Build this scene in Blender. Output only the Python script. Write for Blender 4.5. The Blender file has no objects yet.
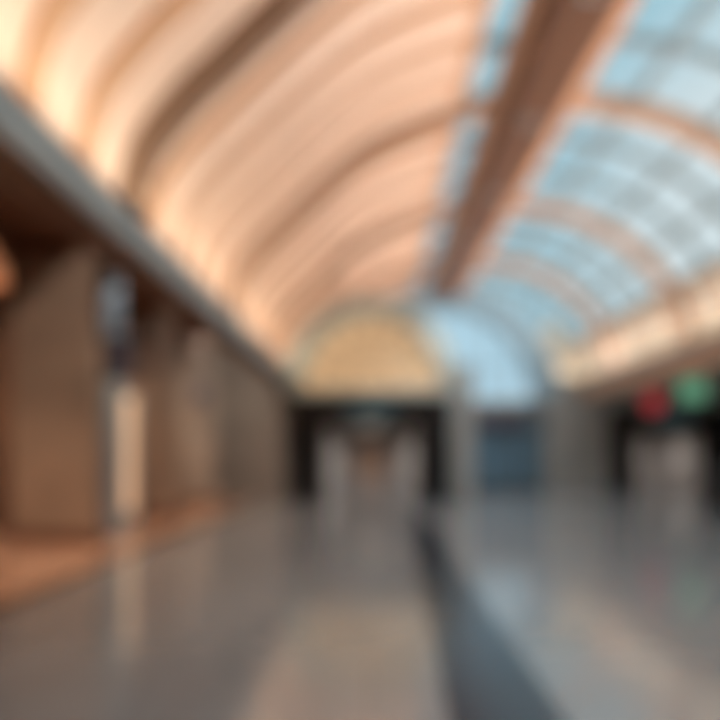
import bpy, bmesh, math
from mathutils import Vector

S = bpy.context.scene
COL = S.collection
PI = math.pi

# ------------------------------------------------------------------ camera
cam_d = bpy.data.cameras.new('camera')
cam = bpy.data.objects.new('camera', cam_d); COL.objects.link(cam)
cam.location = (0, 0, 1.6)
cam.rotation_euler = (PI/2, 0, 0)
cam_d.sensor_width = 36; cam_d.lens = 36
cam_d.shift_x = -11/720; cam_d.shift_y = 92/720
cam_d.clip_end = 500
cam_d.dof.use_dof = True                 # the photograph is taken far out of focus
cam_d.dof.focus_distance = 0.5
cam_d.dof.aperture_fstop = 1.5
S.camera = cam

# ------------------------------------------------------------------ view
S.view_settings.view_transform = 'Standard'
S.view_settings.look = 'None'
S.view_settings.gamma = 1
S.view_settings.use_curve_mapping = False
S.view_settings.exposure = 0.0
S.cycles.use_denoising = True
S.cycles.max_bounces = 8
S.cycles.transparent_max_bounces = 16
S.cycles.sample_clamp_indirect = 6

# ------------------------------------------------------------------ world: pale blue sky with thin cloud
W = bpy.data.worlds.new('sky'); S.world = W; W.use_nodes = True
nt = W.node_tree; nt.nodes.clear()
wo = nt.nodes.new('ShaderNodeOutputWorld'); wb = nt.nodes.new('ShaderNodeBackground')
tc = nt.nodes.new('ShaderNodeTexCoord'); sx = nt.nodes.new('ShaderNodeSeparateXYZ')
rp = nt.nodes.new('ShaderNodeValToRGB')
nt.links.new(tc.outputs['Generated'], sx.inputs[0])
nt.links.new(sx.outputs['Z'], rp.inputs[0])
els = rp.color_ramp.elements
els[0].position = 0.0; els[0].color = (.46, .66, .76, 1)
els[1].position = 0.75; els[1].color = (.24, .56, .68, 1)
e = els.new(0.28); e.color = (.42, .64, .74, 1)
nz = nt.nodes.new('ShaderNodeTexNoise'); nz.inputs['Scale'].default_value = 3.0
nt.links.new(tc.outputs['Generated'], nz.inputs['Vector'])
cr = nt.nodes.new('ShaderNodeValToRGB')
cr.color_ramp.elements[0].position = .50; cr.color_ramp.elements[1].position = .72
nt.links.new(nz.outputs['Fac'], cr.inputs[0])
mx = nt.nodes.new('ShaderNodeMixRGB'); mx.inputs['Color2'].default_value = (.82, .86, .87, 1)
vd = nt.nodes.new('ShaderNodeVectorMath'); vd.operation = 'DISTANCE'; vd.inputs[1].default_value = (.52, .80, .26)
nt.links.new(tc.outputs['Generated'], vd.inputs[0])
bank = nt.nodes.new('ShaderNodeMapRange'); bank.interpolation_type = 'SMOOTHSTEP'
bank.inputs['From Min'].default_value = .38; bank.inputs['From Max'].default_value = .16; bank.inputs['To Max'].default_value = .9
nt.links.new(vd.outputs['Value'], bank.inputs['Value'])
mxm = nt.nodes.new('ShaderNodeMath'); mxm.operation = 'MAXIMUM'
nt.links.new(cr.outputs[0], mxm.inputs[0]); nt.links.new(bank.outputs[0], mxm.inputs[1])
nt.links.new(mxm.outputs[0], mx.inputs['Fac']); nt.links.new(rp.outputs[0], mx.inputs['Color1'])
nt.links.new(mx.outputs[0], wb.inputs['Color']); wb.inputs['Strength'].default_value = 1.05
nt.links.new(wb.outputs[0], wo.inputs[0])

# ------------------------------------------------------------------ sun, warm and low, through the glass side
sd = bpy.data.lights.new('sun', 'SUN'); sun = bpy.data.objects.new('sun', sd); COL.objects.link(sun)
sd.energy = 2.5; sd.color = (1.0, .80, .62); sd.angle = math.radians(8)
d = Vector((-1.0, .25, -.30)).normalized()
sun.rotation_euler = d.to_track_quat('-Z', 'Y').to_euler()

def area(name, loc, direction, sx_, sy_, power, color, spread=180):
    L = bpy.data.lights.new(name, 'AREA'); L.shape = 'RECTANGLE'; L.size = sx_; L.size_y = sy_
    L.energy = power; L.color = color; L.spread = math.radians(spread)
    o = bpy.data.objects.new(name, L); COL.objects.link(o); o.location = loc
    dv = Vector(direction).normalized()
    o.rotation_euler = dv.to_track_quat('-Z', 'Y').to_euler()
    return o

UPL = 300      # cove uplights on the two cornices, plus an added vault flood
# long axis along Y: local Y of the lamp is world Y for a vertical-plane direction
def uplight(x, y0, y1, z, direction, power, color, spread=180):
    L = bpy.data.lights.new('cove_fill_light', 'AREA'); L.shape = 'RECTANGLE'
    L.size = .12; L.size_y = y1-y0; L.energy = power; L.color = color
    L.spread = math.radians(spread)
    o = bpy.data.objects.new('cove_fill_light', L); COL.objects.link(o)
    o.location = (x, (y0+y1)/2, z)
    ang = math.atan2(direction[0], direction[1])        # lean from straight up towards +x
    o.rotation_euler = (PI, 0, 0)
    o.rotation_euler = (PI, ang, 0)
    return o
uplight(-2.55, 0, 29, 4.45, (.10, 1), 115, (1, .97, .80))
uplight(8.55, 0, 29, 4.85, (-1, .75), 1250, (1, .90, .82), 95)  # added unseen flood that brightens the timber half of the vault
uplight(8.55, 0, 29, 4.85, (-.2, 1), 180, (1, .94, .84))

def spot(name, loc, direction, power, color, deg=105, blend=.6, r=.12):
    L = bpy.data.lights.new(name, 'SPOT'); L.energy = power; L.color = color
    L.spot_size = math.radians(deg); L.spot_blend = blend; L.shadow_soft_size = r
    o = bpy.data.objects.new(name, L); COL.objects.link(o); o.location = loc
    o.rotation_euler = Vector(direction).normalized().to_track_quat('-Z', 'Y').to_euler(); return o
# added fill spots under the ridge beam brighten the floor
for y in (2, 6, 10, 14, 18, 22, 26, 29.5):
    spot('beam_fill', (3.1, y, 7.98), (0, 0, -1), 1020, (.86, .94, 1), 110, .7)

# ------------------------------------------------------------------ materials
def lin(c):
    return tuple(((v/255)/12.92 if v/255 <= .04045 else ((v/255+.055)/1.055)**2.4) for v in c)
def mat(name, rgb, rough=.6, metal=0, noise=.0, nscale=4, stretch=(1, 1, 1), bump=0, emit=None, es=0, spec=.5):
    m = bpy.data.materials.new(name); m.use_nodes = True
    t = m.node_tree; b = t.nodes['Principled BSDF']
    b.inputs['Roughness'].default_value = rough; b.inputs['Metallic'].default_value = metal
    b.inputs['Specular IOR Level'].default_value = spec
    c = lin(rgb)
    b.inputs['Base Color'].default_value = (*c, 1)
    if noise or bump:
        tcn = t.nodes.new('ShaderNodeTexCoord'); mp = t.nodes.new('ShaderNodeMapping')
        mp.inputs['Scale'].default_value = stretch
        n = t.nodes.new('ShaderNodeTexNoise'); n.inputs['Scale'].default_value = nscale; n.inputs['Detail'].default_value = 5
        t.links.new(tcn.outputs['Object'], mp.inputs[0]); t.links.new(mp.outputs[0], n.inputs['Vector'])
        if noise:
            r = t.nodes.new('ShaderNodeValToRGB')
            r.color_ramp.elements[0].position = .3; r.color_ramp.elements[1].position = .7
            r.color_ramp.elements[0].color = (*[v*(1-noise) for v in c], 1)
            r.color_ramp.elements[1].color = (*[min(1, v*(1+noise)) for v in c], 1)
            t.links.new(n.outputs['Fac'], r.inputs[0]); t.links.new(r.outputs[0], b.inputs['Base Color'])
        if bump:
            bn = t.nodes.new('ShaderNodeBump'); bn.inputs['Strength'].default_value = bump; bn.inputs['Distance'].default_value = .02
            t.links.new(n.outputs['Fac'], bn.inputs['Height']); t.links.new(bn.outputs[0], b.inputs['Normal'])
    if emit:
        b.inputs['Emission Color'].default_value = (*lin(emit), 1); b.inputs['Emission Strength'].default_value = es
    return m
def glass(name, tint, gloss=.06, rough=.02):
    m = bpy.data.materials.new(name); m.use_nodes = True; t = m.node_tree; t.nodes.clear()
    o = t.nodes.new('ShaderNodeOutputMaterial'); tr = t.nodes.new('ShaderNodeBsdfTransparent'); g = t.nodes.new('ShaderNodeBsdfGlossy')
    g.inputs['Roughness'].default_value = rough; tr.inputs['Color'].default_value = (*tint, 1)
    mxs = t.nodes.new('ShaderNodeMixShader'); mxs.inputs[0].default_value = gloss
    t.links.new(tr.outputs[0], mxs.inputs[1]); t.links.new(g.outputs[0], mxs.inputs[2])
    t.links.new(mxs.outputs[0], o.inputs[0]); return m

M = {}
M['cladding'] = mat('peach_timber_cladding', (236, 204, 182), .55, noise=.10, nscale=2.5, stretch=(1, 6, 1))
M['batten'] = mat('tan_timber_batten', (204, 158, 124), .55, noise=.12, nscale=3, stretch=(6, 6, 1))
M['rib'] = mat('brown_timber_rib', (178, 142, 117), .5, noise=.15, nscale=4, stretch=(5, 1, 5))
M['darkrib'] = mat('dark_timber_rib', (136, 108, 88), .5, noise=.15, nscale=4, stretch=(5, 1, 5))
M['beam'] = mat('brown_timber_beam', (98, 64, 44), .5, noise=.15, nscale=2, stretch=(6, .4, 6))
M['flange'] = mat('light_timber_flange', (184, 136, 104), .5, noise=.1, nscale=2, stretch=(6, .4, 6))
M['bar'] = mat('pale_grey_metal', (132, 144, 148), .4, metal=.2)
M['cream'] = mat('cream_plaster', (226, 214, 198), .8, noise=.05, bump=.1)
M['cornice'] = mat('blue_grey_metal', (158, 170, 176), .45, metal=.2)
M['fascia'] = mat('brown_stone_fascia', (192, 158, 134), .7, noise=.1, nscale=2)
M['aisle'] = mat('dark_brown_timber', (100, 62, 38), .6, noise=.2, nscale=2, stretch=(1, 1, 4))
M['pillar'] = mat('brown_stone', (134, 110, 92), .6, noise=.12, nscale=1.5, bump=.15)
M['stone'] = mat('grey_brown_stone', (142, 128, 116), .65, noise=.12, nscale=1.5, bump=.15)
M['greystone'] = mat('neutral_grey_stone', (154, 154, 150), .65, noise=.08, nscale=1.2, bump=.1)
M['steel'] = mat('brushed_grey_steel', (158, 166, 170), .4, metal=.1, noise=.05, stretch=(1, 1, 12))
M['arch'] = mat('grey_blue_stone', (148, 172, 186), .6, noise=.08, nscale=2)
M['surround'] = mat('grey_green_stone', (172, 178, 170), .6, noise=.08, nscale=2)
M['black'] = mat('black_stone', (22, 19, 18), .35, noise=.3, nscale=3)
M['darksign'] = mat('dark_violet_grey', (74, 68, 78), .5, noise=.1)
M['plate'] = mat('pale_stone_plate', (170, 150, 138), .6, noise=.08)
M['teal'] = mat('dark_teal_panel', (48, 74, 80), .4, noise=.1, emit=(60, 95, 102), es=.25)
M['brownint'] = mat('brown_plaster', (176, 166, 158), .8, noise=.15, nscale=1)
M['fan'] = mat('backlit_tan_glass', (205, 184, 158), .4, noise=.06, nscale=1.2, emit=(208, 178, 134), es=.54)
M['mull'] = mat('tan_mullion', (176, 142, 98), .5, noise=.05, emit=(200, 165, 110), es=0)
M['clear'] = glass('clear_roof_glass', (.93, .97, .98))
M['blueglass'] = glass('blue_tinted_glass', (.97, .985, 1.0), .03)
M['shopglass'] = mat('dark_blue_shop_glass', (104, 130, 146), .15, noise=.25, nscale=.6)
M['led'] = mat('cream_cove_strip', (255, 240, 210), .5, emit=(255, 230, 185), es=1.0)
M['lightbox'] = mat('cream_lightbox_face', (225, 195, 160), .4, noise=.04, emit=(240, 195, 155), es=.75)
M['lamp'] = mat('glowing_orange_shade', (180, 125, 92), .6, emit=(205, 125, 80), es=.28)
M['red'] = mat('lit_red_panel', (176, 62, 66), .4, noise=.05, emit=(205, 66, 70), es=.5)
M['green'] = mat('lit_green_panel', (110, 172, 140), .4, noise=.05, emit=(120, 190, 152), es=.55)
M['whiteled'] = mat('ceiling_light_diffuser', (235, 228, 220), .5, emit=(255, 232, 210), es=.6)
M['bin'] = mat('black_painted_metal', (20, 20, 22), .4, noise=.1)

# polished stone floor with fine joints
def floor_mat(name, a, b_, joint, rough, tile=1.2):
    m = bpy.data.materials.new(name); m.use_nodes = True; t = m.node_tree; b = t.nodes['Principled BSDF']
    tcn = t.nodes.new('ShaderNodeTexCoord'); br = t.nodes.new('ShaderNodeTexBrick')
    br.offset = 0; br.inputs['Scale'].default_value = 1; br.inputs['Brick Width'].default_value = tile; br.inputs['Row Height'].default_value = tile
    br.inputs['Mortar Size'].default_value = .006
    br.inputs['Color1'].default_value = (*lin(a), 1); br.inputs['Color2'].default_value = (*lin(b_), 1); br.inputs['Mortar'].default_value = (*lin(joint), 1)
    n = t.nodes.new('ShaderNodeTexNoise'); n.inputs['Scale'].default_value = 1.3; n.inputs['Detail'].default_value = 8
    mxx = t.nodes.new('ShaderNodeMixRGB'); mxx.blend_type = 'MULTIPLY'; mxx.inputs[0].default_value = .25
    t.links.new(tcn.outputs['Object'], br.inputs['Vector']); t.links.new(tcn.outputs['Object'], n.inputs['Vector'])
    t.links.new(br.outputs['Color'], mxx.inputs[1]); t.links.new(n.outputs['Fac'], mxx.inputs[2])
    t.links.new(mxx.outputs[0], b.inputs['Base Color'])
    b.inputs['Roughness'].default_value = rough; b.inputs['Specular IOR Level'].default_value = 1.0; b.inputs['IOR'].default_value = 1.7
    return m
M['floor'] = floor_mat('polished_grey_stone', (124, 123, 122), (118, 117, 116), (88, 86, 84), .14)
M['dark_reflection'] = mat('dark_floor_reflection', (26, 34, 44), .2, noise=.15, nscale=2)
M['edge'] = mat('dark_brown_inlay', (78, 56, 44), .3, noise=.15, nscale=3)
M['warm'] = floor_mat('warm_brown_stone', (172, 134, 110), (164, 126, 102), (110, 80, 62), .22)

# ------------------------------------------------------------------ mesh helpers
class MB:
    def __init__(self): self.v = []; self.f = []; self.mi = []
    def add(self, vs, fs, m=0):
        k = len(self.v); self.v += [tuple(v) for v in vs]; self.f += [tuple(i+k for i in f) for f in fs]; self.mi += [m]*len(fs)
    def box(self, x0, x1, y0, y1, z0, z1, m=0):
        self.add([(x0, y0, z0), (x1, y0, z0), (x1, y1, z0), (x0, y1, z0), (x0, y0, z1), (x1, y0, z1), (x1, y1, z1), (x0, y1, z1)],
                 [(0, 3, 2, 1), (4, 5, 6, 7), (0, 1, 5, 4), (1, 2, 6, 5), (2, 3, 7, 6), (3, 0, 4, 7)], m)
    def prism_y(self, inner, outer, y0, y1, m=0, closed=False):
        """strip between two XZ polylines, extruded along Y"""
        n = len(inner); vs = []
        for (a, b) in zip(inner, outer):
            vs += [(a[0], y0, a[1]), (b[0], y0, b[1]), (b[0], y1, b[1]), (a[0], y1, a[1])]
        fs = []
        for i in range(n-1):
            p = 4*i; q = p+4
            fs += [(p, p+1, q+1, q), (p+1, p+2, q+2, q+1), (p+2, p+3, q+3, q+2), (p+3, p, q, q+3)]
        fs += [(0, 3, 2, 1), (4*n-4, 4*n-3, 4*n-2, 4*n-1)]
        self.add(vs, fs, m)
    def lathe(self, prof, cx=0, cy=0, seg=28, m=0):
        vs = []
        for (r, z) in prof:
            for k in range(seg):
                a = 2*PI*k/seg; vs.append((cx+r*math.cos(a), cy+r*math.sin(a), z))
        fs = []
        for i in range(len(prof)-1):
            for k in range(seg):
                k2 = (k+1) % seg
                fs.append((i*seg+k, i*seg+k2, (i+1)*seg+k2, (i+1)*seg+k))
        fs.append(tuple(reversed(range(seg)))); fs.append(tuple((len(prof)-1)*seg+k for k in range(seg)))
        self.add(vs, fs, m)
    def build(self, name, mats, parent=None, bevel=0, smooth=False, origin=None):
        me = bpy.data.meshes.new(name)
        o = bpy.data.objects.new(name, me)
        vs = self.v
        if origin: vs = [(v[0]-origin[0], v[1]-origin[1], v[2]-origin[2]) for v in vs]
        me.from_pydata(vs, [], self.f)
        if not isinstance(mats, (list, tuple)): mats = [mats]
        for mm in mats: me.materials.append(mm)
        for p, i in zip(me.polygons, self.mi): p.material_index = i; p.use_smooth = smooth
        bm = bmesh.new(); bm.from_mesh(me); bmesh.ops.recalc_face_normals(bm, faces=bm.faces); bm.to_mesh(me); bm.free()
        COL.objects.link(o)
        if origin: o.location = origin
        if parent: o.parent = parent
        if bevel:
            b = o.modifiers.new('bevel', 'BEVEL'); b.width = bevel; b.segments = 2; b.limit_method = 'ANGLE'
        return o
def empty(name, loc, label, cat, group=None):
    o = bpy.data.objects.new(name, None); COL.objects.link(o); o.location = loc; o.empty_display_size = .2
    o['label'] = label; o['category'] = cat
    if group: o['group'] = group
    return o
def tag(o, label, cat, group=None):
    o['label'] = label; o['category'] = cat
    if group: o['group'] = group
    return o
def struct(o): o['kind'] = 'structure'; return o
def copy_tree(o, parent=None):
    c = o.copy(); COL.objects.link(c)
    if parent: c.parent = parent
    for ch in list(o.children): copy_tree(ch, c)
    return c
def slab(name, x0, x1, y0, y1, z0, z1, m, parent=None, bevel=0):
    b = MB(); b.box(x0, x1, y0, y1, z0, z1); return b.build(name, m, parent, bevel)

# ------------------------------------------------------------------ vault profile (x, z)
KEY = [(-2.90, 4.36), (-2.70, 5.12), (-2.22, 5.75), (-1.80, 6.15), (-1.31, 6.62), (-.41, 7.42), (.41, 7.92), (1.8, 8.42), (3.1, 8.6),
       (4.5, 8.55), (5.7, 8.28), (6.84, 7.75), (7.9, 6.85), (8.6, 5.85), (8.95, 4.75)]
def catmull(pts, n=8):
    out = []
    P = [pts[0]]+pts+[pts[-1]]
    for i in range(1, len(P)-2):
        for k in range(n):
            t = k/n; a, b, c, d_ = P[i-1], P[i], P[i+1], P[i+2]
            out.append(tuple(.5*((2*b[j])+(-a[j]+c[j])*t+(2*a[j]-5*b[j]+4*c[j]-d_[j])*t*t+(-a[j]+3*b[j]-3*c[j]+d_[j])*t**3) for j in (0, 1)))
    out.append(pts[-1]); return out
PROF = catmull(KEY)
NRM = []                                     # inward normals
for i in range(len(PROF)):
    a = PROF[max(0, i-1)]; b = PROF[min(len(PROF)-1, i+1)]
    dx, dz = b[0]-a[0], b[1]-a[1]; L = math.hypot(dx, dz); NRM.append((dz/L, -dx/L))
def off(d_, x0=-9, x1=99):
    idx = [i for i, p in enumerate(PROF) if x0 <= p[0] <= x1]
    return [(PROF[i][0]+NRM[i][0]*d_, PROF[i][1]+NRM[i][1]*d_) for i in idx]

Y0, Y1 = -6.0, 30.6
MAIN = [8.28+5.84*k for k in range(-1, 4)]              # 2.44 8.28 14.12 19.96 25.8
MINOR = [8.28+1.168*k for k in range(-11, 19)]
GBAR = [8.28+1.947*k for k in range(-7, 12)]
GBAR = [y for y in GBAR if all(abs(y-m) > .2 for m in MAIN)]
MINOR = [y for y in MINOR if all(abs(y-m) > .2 for m in MAIN)]

# ------------------------------------------------------------------ floor
struct(slab('floor', -8.0, 17.2, -8, 50, -.3, 0, M['floor']))
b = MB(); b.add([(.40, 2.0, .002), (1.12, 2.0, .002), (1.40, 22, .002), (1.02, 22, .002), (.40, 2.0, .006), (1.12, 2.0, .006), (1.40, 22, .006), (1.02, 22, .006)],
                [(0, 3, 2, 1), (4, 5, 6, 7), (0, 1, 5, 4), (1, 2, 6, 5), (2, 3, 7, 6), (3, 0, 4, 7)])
struct(b.build('reflection_strip', M['dark_reflection']))  # dark reflection streak painted on the floor as a tapered strip
struct(slab('trim_2', -3.95, -3.65, -6, 24, .002, .006, M['edge']))
struct(slab('trim_3', -8.0, -3.95, -6, 24, .002, .006, M['warm']))

# ------------------------------------------------------------------ ceiling: timber clad half of the vault
b = MB()
b.prism_y(off(0, -9, 1.81), off(-.14, -9, 1.81), Y0, Y1, 0)
for y in MINOR:
    b.prism_y(off(.07, -2.88, 1.81), off(-.02, -2.88, 1.81), y-.16, y+.16, 1)
b.prism_y(off(.06, 1.55, 1.82), off(-.02, 1.55, 1.82), Y0, Y1, 1)
# a longitudinal seam rail half way up the cladding
i0 = [i for i, p in enumerate(PROF) if -2.05 < p[0] < -1.80]
struct(b.build('ceiling', [M['cladding'], M['batten']]))

# cream plaster skirt at the foot of the glass half
b = MB(); b.prism_y(off(0, 8.35), off(-.14, 8.35), Y0, Y1, 0)
for y in MINOR: b.prism_y(off(.05, 8.35), off(-.02, 8.35), y-.1, y+.1, 1)
o = b.build('plaster_skirt', [M['cream'], M['batten']]); o.name = 'ceiling.001'; struct(o)

# window_1: the glazed half of the vault; window_2: the slot of glass left of the ridge beam
def glazing(name, x0, x1, purlins):
    g = MB(); g.prism_y(off(-.03, x0, x1), off(-.045, x0, x1), Y0, Y1, 0)
    w = struct(g.build(name, M['clear']))
    f = MB()
    for y in GBAR: f.prism_y(off(.06, x0, x1), off(-.08, x0, x1), y-.09, y+.09)
    for px in purlins:
        k = min(range(len(PROF)), key=lambda i: abs(PROF[i][0]-px)); p = PROF[k]; n = NRM[k]; t_ = (-n[1], n[0])
        c = [(p[0]+n[0]*u+t_[0]*v, p[1]+n[1]*u+t_[1]*v) for u, v in ((.08, -.08), (.08, .08), (-.08, .08), (-.08, -.08))]
        vs = [(q[0], Y0, q[1]) for q in c]+[(q[0], Y1, q[1]) for q in c]
        f.add(vs, [(0, 1, 2, 3), (4, 7, 6, 5), (0, 4, 5, 1), (1, 5, 6, 2), (2, 6, 7, 3), (3, 7, 4, 0)])
    f.build('glazing_frame', M['bar'], w)
    return w
glazing('window_1', 3.85, 8.45, [5.15, 6.5, 7.6, 8.38])
glazing('window_2', 1.75, 2.4, [])

# ------------------------------------------------------------------ arched main ribs and ridge beam
rl = ['nearest arched timber rib, crossing the vault overhead',
      'dark brown arched timber rib rising from the left cornice at the upper left',
      'tan arched rib passing behind the dark crossing on the ridge beam',
      'arched timber rib third in front of the far glazed wall',
      'arched timber rib closest to the far glazed wall']
for k, y in enumerate(MAIN):
    b = MB()
    b.prism_y(off(.30), off(-.05), y-.15, y+.15)
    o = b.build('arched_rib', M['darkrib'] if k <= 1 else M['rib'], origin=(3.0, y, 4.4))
    tag(o, rl[k], 'arch rib', 'arched timber ribs of the vault')
rb = empty('ridge_beam', (3.1, 12.3, 8.0), 'broad brown timber beam running along the crown of the vault between cladding and glass', 'beam')
def rbp(name, x0, x1, z0, z1, m):
    bb = MB(); bb.box(x0-3.1, x1-3.1, Y0-12.3, Y1-12.3, z0-8, z1-8); return bb.build(name, m, rb, bevel=.03)
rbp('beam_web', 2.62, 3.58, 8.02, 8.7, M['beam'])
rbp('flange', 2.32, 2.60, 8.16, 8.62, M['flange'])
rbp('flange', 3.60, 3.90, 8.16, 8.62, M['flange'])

# ------------------------------------------------------------------ left cornice with cove light, aisle behind it
b = MB(); b.box(-2.98, -2.80, Y0, 24, 4.14, 4.30); b.box(-3.25, -2.72, Y0, 24, 4.30, 4.36); b.box(-2.96, -2.84, Y0, 24, 4.09, 4.14)
b.box(-3.25, -2.80, 24, Y1, 4.05, 4.36)
struct(b.build('trim_4', M['cornice']))
st = MB(); st.box(-2.85, -2.78, Y0, Y1, 4.365, 4.40)
tag(st.build('cove_light', M['led']), 'cream cove light strip along the top of the left cornice', 'light')
st = MB(); st.box(8.78, 8.85, Y0, Y1, 4.765, 4.80)
tag(st.build('cove_light', M['led']), 'cream cove light strip along the top of the right cornice', 'light')
struct(slab('trim_8', -3.27, -2.98, Y0, 24, 4.10, 4.30, M['aisle']))
struct(slab('wall_upper', -3.40, -3.27, Y0, Y1, 4.05, 6.3, M['aisle']))
struct(slab('ceiling_aisle_left', -7.3, -3.40, Y0, 24, 6.1, 6.3, M['aisle']))
b = MB(); b.box(-7.3, -7.1, Y0, 24, 0, 6.1)
struct(b.build('wall_left', M['aisle']))
b = MB(); b.box(-5.9, -4.80, Y0, 24, 5.25, 6.1)
struct(b.build('trim_5', M['aisle']))

pl = ['wide brown stone pillar at the left edge, nearest the camera',
      'brown stone pillar behind the lit totem, second in the left row',
      'brown stone pillar farthest along the left side, nearest the black portal']
for k, (y, x0, m) in enumerate([(12.4, -6.2, 'pillar'), (17.5, -6.3, 'pillar'), (21.8, -6.3, 'stone')]):
    p = empty('pillar', ((x0-4.75)/2, y+.2, 0), pl[k], 'pillar', 'stone pillars of the left aisle')
    hw = (-4.75-x0)/2
    for nm, w, dd, z0, z1, mm in (('shaft', hw, .2, .22, 5.0, M[m]), ('plinth', hw+.05, .25, 0, .22, M['aisle']), ('capital', hw+.05, .25, 5.0, 5.25, M['aisle'])):
        q = MB(); q.box(-w, w, -dd, dd, z0, z1); q.build(nm, mm, p, bevel=.02)

sc = empty('steel_column', (-5.25, 14.4, 0), 'slim grey steel column beside the nearest brown pillar', 'column')
q = MB(); q.lathe([(.29, .12), (.29, 5.1)]); q.build('shaft', M['steel'], sc, smooth=False)
q = MB(); q.lathe([(.33, 0), (.33, .08), (.27, .12)]); q.build('base', M['steel'], sc)
q = MB(); q.lathe([(.26, 5.1), (.33, 5.17), (.33, 5.25)]); q.build('capital', M['steel'], sc)

bs = empty('blade_sign', (-4.97, 13.95, 3.42), 'dark square blade sign fixed to the grey steel column', 'sign')
q = MB(); q.box(-.42, .32, -.06, .06, -.42, .42); q.build('sign_panel', M['darksign'], bs, bevel=.03)
q = MB(); q.box(-.45, .35, -.04, .04, .44, .49); q.box(-.30, -.24, -.04, .16, .42, .47); q.build('bracket', M['steel'], bs)

tt = empty('display_totem', (-5.47, 16.0, 0), 'tall cream lit display totem standing between steel column and second pillar', 'display')
q = MB(); q.box(-.27, .27, -.12, .12, .0, .18); q.build('base', M['steel'], tt, bevel=.02)
q = MB(); q.box(-.27, .27, -.10, .10, .18, 2.9); q.build('casing', M['steel'], tt, bevel=.02)
q = MB(); q.box(-.23, .23, -.125, -.10, .28, 2.82); q.build('light_panel', M['lightbox'], tt)

pn = empty('pendant_lamp', (-4.5, 8.1, 3.5), 'glowing orange pendant lamp hanging at the left edge in front of the pillars', 'lamp')
q = MB(); q.lathe([(.36, 0), (.38, .03), (.34, .25), (.20, .50), (.08, .60), (.05, .66)]); q.build('lamp_shade', M['lamp'], pn, smooth=True)
q = MB(); q.lathe([(.012, .66), (.012, 2.50)], seg=8); q.build('cord', M['bin'], pn)
q = MB(); q.lathe([(.07, 2.50), (.07, 2.55)], seg=16); q.build('ceiling_rose', M['steel'], pn)
L = bpy.data.lights.new('pendant_light', 'POINT'); L.energy = 12; L.color = (1, .52, .26); L.shadow_soft_size = .2
lo = bpy.data.objects.new('pendant_light', L); COL.objects.link(lo); lo.location = (-4.42, 8.1, 3.35)

# recessed round downlights in the left aisle ceiling beam
for x, y in ((-5.75, 10.2), (-6.5, 15.4), (-6.5, 19.8)):
    q = MB(); q.lathe([(.14, -.03), (.14, .0)], seg=20)
    o = q.build('downlight', M['whiteled']); o.location = (x, y, 6.1 if x < -5.9 else 5.25)
    tag(o, 'round recessed downlight in the dark ceiling of the left aisle', 'ceiling light', 'downlights of the left aisle')
    L = bpy.data.lights.new('downlight_beam', 'SPOT'); L.energy = 900; L.color = (1, .74, .54); L.spot_size = math.radians(95 if x < -5.9 else 84); L.spot_blend = .8; L.shadow_soft_size = .15
    lo = bpy.data.objects.new('downlight_beam', L); COL.objects.link(lo); lo.location = (x, y, 5.95 if x < -5.9 else 5.1)

spot('wall_fill', (-3.9, 18.3, 5.9), (-.1, 1, -.85), 420, (1, .90, .80), 100, .8)  # added fill spots that brighten the left aisle stone and column
spot('wall_fill', (-4.1, 7.6, 5.9), (-.2, 1, -.6), 480, (1, .88, .76), 100, .8)
spot('wall_fill', (-4.3, 13.2, 5.9), (-.5, 1, -1), 110, (.95, .97, 1), 110, .8)
# added warm fill spots under the left cornice, tinting the floor
for y in (5.5, 8.5, 11.5, 14.5, 17.5, 20.5):
    spot('soffit_fill', (-3.13, y, 4.05), (0, 0, -1), 170, (1, .66, .42), 110, .8, .06)
    q = MB(); q.lathe([(.06, -.015), (.08, 0)], seg=16); o = q.build('downlight', M['steel']); o.location = (-3.13, y, 4.098)
    tag(o, 'added small steel fill downlight in the brown soffit behind the left cornice', 'ceiling light', 'added fill downlights under the left cornice')
# plates fixed on the third pillar
o = slab('wall_plaque', -5.25, -4.85, 21.22, 21.30, 4.55, 5.0, M['plate'], bevel=.02); tag(o, 'pale pinkish plaque high on the farthest left pillar', 'plaque')
o = slab('wall_sign', -5.25, -4.80, 21.22, 21.30, 3.0, 3.5, M['darksign'], bevel=.02); tag(o, 'small dark sign on the farthest left pillar', 'sign')

# ------------------------------------------------------------------ end walls
b = MB(); b.box(-7.3, -2.87, 24, 24.4, 0, 4.05); b.box(-7.3, -3.40, 24, 24.4, 4.05, 6.1)
b.box(-7.3, -2.87, 23.93, 24, 0, .25); b.box(-4.5, -3.1, 23.94, 24, .6, 3.6)
struct(b.build('wall_back_left', M['stone']))

# projecting portal with fanlight (front at y = 24)
PX = 0.0
def arc(cx, cz, r, a0, a1, n=40):
    return [(cx+r*math.cos(a0+(a1-a0)*k/n), cz+r*math.sin(a0+(a1-a0)*k/n)) for k in range(n+1)]
def portal(loc, label):
    p = empty('entrance_portal', loc, label, 'doorway', 'black framed portals')
    for sx_ in (-1, 1):
        q = MB(); x0, x1 = sorted((sx_*1.55, sx_*2.68)); q.box(x0, x1, 0, .8, 0, 3.45)
        q.box(x0-.03, x1+.03, -.05, .8, 0, .2); q.build('jamb', M['black'], p, bevel=.02)
    q = MB(); q.box(-1.55, 1.55, .02, .8, 2.55, 3.45); q.build('lintel', M['black'], p, bevel=.02)
    q = MB(); q.box(-.75, .75, -.05, .02, 2.72, 3.22); q.build('sign_panel', M['teal'], p, bevel=.02)
    return p
p1 = portal((PX, 24, 0), 'black framed portal below the tan half-round fanlight')
p2 = copy_tree(p1); p2.location = (12.8, 30.6, 0); p2['label'] = 'black framed portal at the far right behind the red and green signs'

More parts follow.
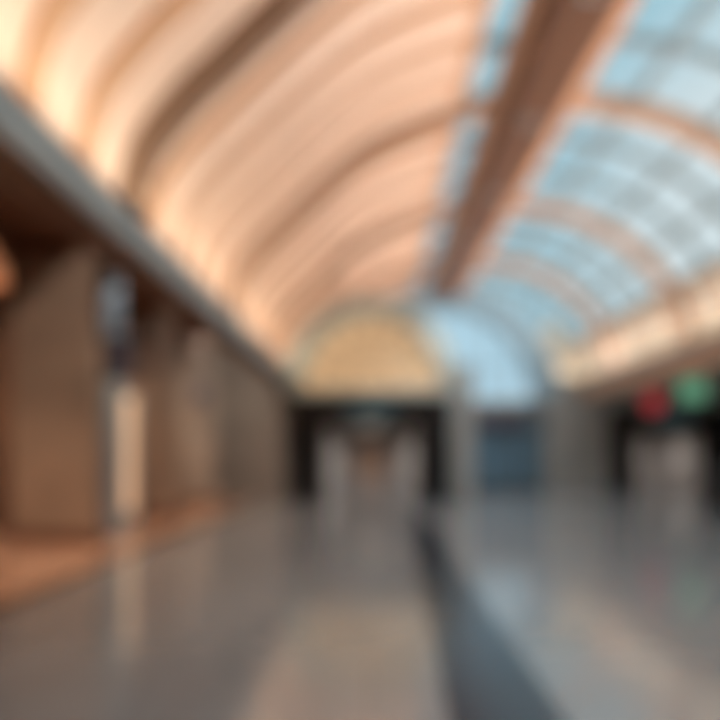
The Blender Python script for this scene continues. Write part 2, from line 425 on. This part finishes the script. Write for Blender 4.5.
fl = empty('fanlight', (PX, 24, 3.5), 'half-round tan backlit fanlight in a grey stone surround above the black portal', 'window')
def shifted(pts): return [(x-PX, z-3.5) for x, z in pts]
q = MB(); q.prism_y(shifted(arc(PX, 3.88, 2.22, 0, PI)), shifted(arc(PX, 3.88, 2.86, 0, PI)), -.15, .8)
q.box(-2.86, -2.22, -.15, .8, .0, .45); q.box(2.22, 2.86, -.15, .8, 0, .45)
q.box(-2.86, 2.86, -.10, .8, -.05, .27); q.build('surround', M['surround'], fl)
q = MB(); q.prism_y(shifted(arc(PX, 3.88, .02, 0, PI)), shifted(arc(PX, 3.88, 2.22, 0, PI)), .10, .14); q.box(-2.22, 2.22, .10, .14, .14, .45); q.build('pane', M['fan'], fl)
q = MB()
for k in range(1, 8):
    a = PI*k/8; ca, sa = math.cos(a), math.sin(a)
    q.prism_y([(ca*.7-sa*.03, .45+sa*.7+ca*.03), (ca*2.22-sa*.03, .45+sa*2.22+ca*.03)], [(ca*.7+sa*.03, .45+sa*.7-ca*.03), (ca*2.22+sa*.03, .45+sa*2.22-ca*.03)], .03, .10)
q.prism_y(shifted(arc(PX, 3.88, .66, 0, PI)), shifted(arc(PX, 3.88, .74, 0, PI)), .03, .10)
q.prism_y(shifted(arc(PX, 3.88, 1.62, 0, PI)), shifted(arc(PX, 3.88, 1.70, 0, PI)), .03, .10)
q.build('mullion', M['mull'], fl)

# passages behind the portals
def passage(x, y0, y1, name, back):
    q = MB(); q.box(x-2.68, x-1.75, y0+.82, y1, 0, 3.45); q.box(x+1.75, x+2.68, y0+.82, y1, 0, 3.45); q.box(x-1.75, x+1.75, y0+.82, y1, 3.0, 3.45)
    q.box(x-2.68, x+2.68, y1, y1+.2, 0, 3.45); struct(q.build(name, M['brownint']))
passage(0, 24, 44, 'wall_passage', 0)
passage(12.8, 30.6, 48, 'wall_passage_right', 0)
for x, ys, w in ((0, (26.2, 30.6, 35.4, 40.6), 300), (12.8, (34.0, 40.0, 46.0), 200)):
    for y in ys:
        o = slab('ceiling_light', x-.5, x+.5, y-.25, y+.25, 2.93, 2.985, M['whiteled'], bevel=.01)
        tag(o, 'added rectangular ceiling light inside the passage of the %s portal' % ('central' if x == 0 else 'far right'), 'ceiling light', 'added passage lights, %s portal' % ('central' if x == 0 else 'far right'))
        spot('passage_fill', (x, y, 2.9), (0, 0, -1), w, (.98, .97, .97), 150, .5)  # added fill spot that brightens the passage
# shop doors closing the passages
for (x, y, lb) in ((0, 43.9, 'brown double door at the end of the central passage'), (12.8, 47.9, 'brown double door at the end of the far right passage')):
    dd = empty('double_door', (x, y, 0), lb, 'door')
    for sgn in (-1, 1):
        q = MB(); a, c = sorted((sgn*.02, sgn*.95)); q.box(a, c, -.05, .04, .02, 2.2); q.box(a+.12, c-.12, -.08, -.05, .3, 1.9); lf = q.build('door_leaf', M['rib'], dd, bevel=.01)
        q = MB(); a, c = sorted((sgn*.07, sgn*.12)); q.box(a, c, -.14, -.09, .95, 1.35); q.build('handle', M['steel'], lf)

# far end wall with the great glazed arch at y = 30.6
YE = 30.6; AX, AZ, RI, RO = 3.0, 3.8, 3.87, 4.9
def clipz(pts, z0): return [(x, max(z, z0)) for x, z in pts]
b = MB()
b.box(-2.87, -1.75, YE, YE+.4, 0, 3.8); b.box(-1.75, 1.75, YE, YE+.4, 3.45, 3.8); b.box(1.75, 4.05, YE, YE+.4, 0, 3.8); b.box(7.35, 8.95, YE, YE+.4, 0, 4.75); b.box(8.95, 10.12, YE, YE+.4, 0, 4.7)
b.box(4.05, 7.35, YE, YE+.4, 3.45, 3.8)
b.box(10.12, 15.48, YE, YE+.4, 3.45, 4.7); b.box(15.48, 17.2, YE, YE+.4, 0, 4.7)
struct(b.build('wall_back', M['greystone']))
b = MB(); b.box(2.90, 3.42, 24, 24.8, 0, 4.35); b.box(2.88, 3.47, 23.95, 24.85, 0, .25); b.box(2.88, 3.47, 23.95, 24.85, 4.35, 4.5)
struct(b.build('wall_pier', M['greystone']))
# spandrel of frosted glass between the arch ring and the vault
outer = off(-.05, -2.9, 8.95)
def ringpt(p):
    a = math.atan2(p[1]-AZ, p[0]-AX); a = max(0, a); return (AX+RO*math.cos(a), AZ+RO*math.sin(a))
b = MB(); b.prism_y([ringpt(p) for p in outer], outer, YE+.1, YE+.12)
w3 = struct(b.build('window_3', M['clear']))
b = MB()
for k in range(3, len(outer)-3, 5):
    a = ringpt(outer[k]); c = outer[k]; dx, dz = c[0]-a[0], c[1]-a[1]; L_ = math.hypot(dx, dz); nx, nz_ = -dz/L_*.05, dx/L_*.05
    b.prism_y([(a[0]+nx, a[1]+nz_), (c[0]+nx, c[1]+nz_)], [(a[0]-nx, a[1]-nz_), (c[0]-nx, c[1]-nz_)], YE+.04, YE+.18)
b.build('glazing_frame', M['bar'], w3)
low = [p for p in outer if p[0] > 7.6]
b = MB(); b.prism_y([ringpt(p) for p in low], low, YE+.0, YE+.2); o = struct(b.build('wall_spandrel', M['cream']))
# small added fill spots brightening the spandrels of the far wall
spot('ledge_fill', (8.3, YE-.6, 4.6), (-.15, .45, 1), 22, (1, .88, .72), 150, .6, .1)
spot('ledge_fill', (-.2, YE-.9, 4.4), (0, .5, 1), 60, (1, .92, .85), 150, .6, .1)
spot('arch_fill', (3.15, 24.5, 4.62), (.25, 1, .12), 230, (.85, .94, 1), 100, .7, .08)  # added fill spots that brighten the arch ring and far wall
spot('arch_fill', (8.7, 24.5, 4.9), (-.5, 1, .0), 160, (.9, .96, 1), 90, .7, .08)
ar = MB(); ar.prism_y(arc(AX, AZ, RI, 0, PI, 56), arc(AX, AZ, RO, 0, PI, 56), YE-.35, YE+.4)
o = ar.build('window_arch', M['arch'], origin=(AX, YE, AZ)); tag(o, 'great grey-blue stone arch framing the blue window in the far wall', 'arch')
b = MB(); b.prism_y(arc(AX, AZ, .02, 0, PI, 56), arc(AX, AZ, RI, 0, PI, 56), YE+.1, YE+.12); w4 = struct(b.build('window_4', M['blueglass']))
b = MB()
for k in range(-3, 4):
    x = AX+k*.97; zt = AZ+math.sqrt(RI*RI-(x-AX)**2); b.box(x-.035, x+.035, YE+.04, YE+.1, AZ, zt)
b.box(AX-3.55, AX+3.55, YE+.03, YE+.1, 5.2, 5.26)
b.build('window_frame', M['arch'], w4)

# dark glass shopfront below the arch
sf = empty('shopfront', (5.7, YE, 0), 'dark blue glass shopfront below the blue arched window', 'shopfront')
q = MB(); q.box(-1.62, 1.62, .12, .16, .15, 3.4); q.build('glass_panel', M['shopglass'], sf)
q = MB()
for x in (-1.65, -.55, .55, 1.57): q.box(x, x+.08, .02, .2, 0, 3.45)
q.box(-1.65, 1.65, .02, .2, 0, .15); q.box(-1.65, 1.65, .02, .2, 2.5, 2.62); q.box(-1.65, 1.65, .02, .2, 3.35, 3.45); q.build('frame', M['black'], sf)
q = MB(); q.box(-1.5, 1.0, -.10, .02, 2.66, 3.2); q.build('sign_panel', M['darksign'], sf, bevel=.02)

# ------------------------------------------------------------------ right side: fascia, cornice, aisle
struct(slab('trim_6', 8.86, 9.25, Y0, YE, 4.55, 4.76, M['cornice']))
struct(slab('trim_7', 8.92, 9.25, Y0, YE, 3.85, 4.55, M['fascia']))
struct(slab('ceiling_aisle_right', 9.25, 17.2, Y0, YE, 4.7, 4.9, M['cream']))
struct(slab('wall_right', 17.0, 17.2, Y0, YE, 0, 4.7, M['stone']))
struct(slab('wall_front', -7.3, 17.2, -6.3, -6.0, 0, 8.8, M['stone']))
struct(slab('wall_closure', -3.27, -2.87, 24.4, YE, 0, 4.05, M['stone']))

rs = empty('round_sign', (10.95, 28, 3.55), 'glowing red round sign hanging to the left of the green one', 'sign')
q = MB(); q.prism_y(arc(0, 0, .02, 0, 2*PI, 36), arc(0, 0, .43, 0, 2*PI, 36), -.08, .08); q.build('sign_panel', M['red'], rs)
q = MB(); q.prism_y(arc(0, 0, .42, 0, 2*PI, 36), arc(0, 0, .48, 0, 2*PI, 36), -.10, .10); q.build('rim', M['darksign'], rs)
q = MB(); q.box(-.02, .02, -.02, .02, .46, 1.15); q.build('hanger', M['steel'], rs)
gs = empty('hanging_sign', (12.5, 28, 4.0), 'glowing green sign hanging to the right of the red one', 'sign')
q = MB(); q.box(-.5, .5, -.08, .08, -.40, .42); q.build('sign_panel', M['green'], gs, bevel=.06)
for x in (-.4, .36):
    q = MB(); q.box(x, x+.04, -.02, .02, .41, .70); q.build('hanger', M['steel'], gs)

lb = empty('litter_bin', (9.35, 19.2, 0), 'black round litter bin at the right edge of the floor', 'bin')
q = MB(); q.lathe([(.30, 0), (.34, .05), (.34, .88), (.31, .90)]); q.build('body', M['bin'], lb)
q = MB(); q.lathe([(.35, .98), (.36, 1.04), (.30, 1.14), (.10, 1.2), (.02, 1.21)]); q.build('lid', M['bin'], lb, smooth=True)
for a in range(4):
    q = MB(); an = PI/4+a*PI/2; x, y = .29*math.cos(an), .29*math.sin(an); q.box(x-.02, x+.02, y-.02, y+.02, .88, 1.0)
    q.build('lid_post', M['steel'], lb)

# unseen right aisle ceiling lights with added fill spots
for y in (12, 18, 24):
    o = slab('ceiling_light', 12.2, 13.4, y-.3, y+.3, 4.62, 4.695, M['whiteled'], bevel=.01)
    tag(o, 'unseen flat rectangular ceiling light in the right aisle', 'ceiling light', 'unseen ceiling lights of the right aisle')
    spot('aisle_fill', (12.8, y, 4.58), (0, .15, -1), 420, (.92, .96, 1), 125, .6)
# housings given to the added fill spots
for (x, y, z, up, lb_) in ((-3.9, 18.3, 5.9, 1, 'added small steel spotlight on the aisle ceiling before the farthest left pillar'),
                           (-4.1, 7.6, 5.9, 1, 'added small steel spotlight on the aisle ceiling before the nearest brown pillar'),
                           (-4.3, 13.2, 5.9, 1, 'added small steel spotlight on the aisle ceiling beside the grey steel column'),
                           (3.15, 24.5, 4.62, 0, 'added small floodlight on top of the grey stone pier right of the black portal'),
                           (8.7, 24.5, 4.9, 0, 'added small floodlight on the right cornice aimed at the far arch')):
    sp = empty('fill_spotlight', (x, y, z), lb_, 'fill_spotlight')
    q = MB(); q.lathe([(.07, .10), (.09, .14), (.05, .17)] if up else [(.07, -.10), (.09, -.08), (.05, -.06)], seg=16); q.build('housing', M['steel'], sp)
    q = MB(); q.box(-.02, .02, -.02, .02, *((.16, .20) if up else (-.14, -.09))); q.build('bracket', M['steel'], sp)
for y in (2, 6, 10, 14, 18, 22, 26, 29.5):
    q = MB(); k = 24
    for i in range(k):
        a0, a1 = 2*PI*i/k, 2*PI*(i+1)/k
        vs = [(rr*math.cos(a), rr*math.sin(a), z) for z in (0, .03) for (rr, a) in ((.14, a0), (.18, a0), (.18, a1), (.14, a1))]
        q.add(vs, [(0, 1, 2, 3), (4, 7, 6, 5), (1, 5, 6, 2), (0, 3, 7, 4)])
    o = q.build('downlight', M['steel']); o.location = (3.1, y, 7.99)  # bezel for an added fill spot under the beam
    tag(o, 'added steel ringed fill downlight in the underside of the ridge beam', 'ceiling light', 'added fill downlights along the ridge beam')
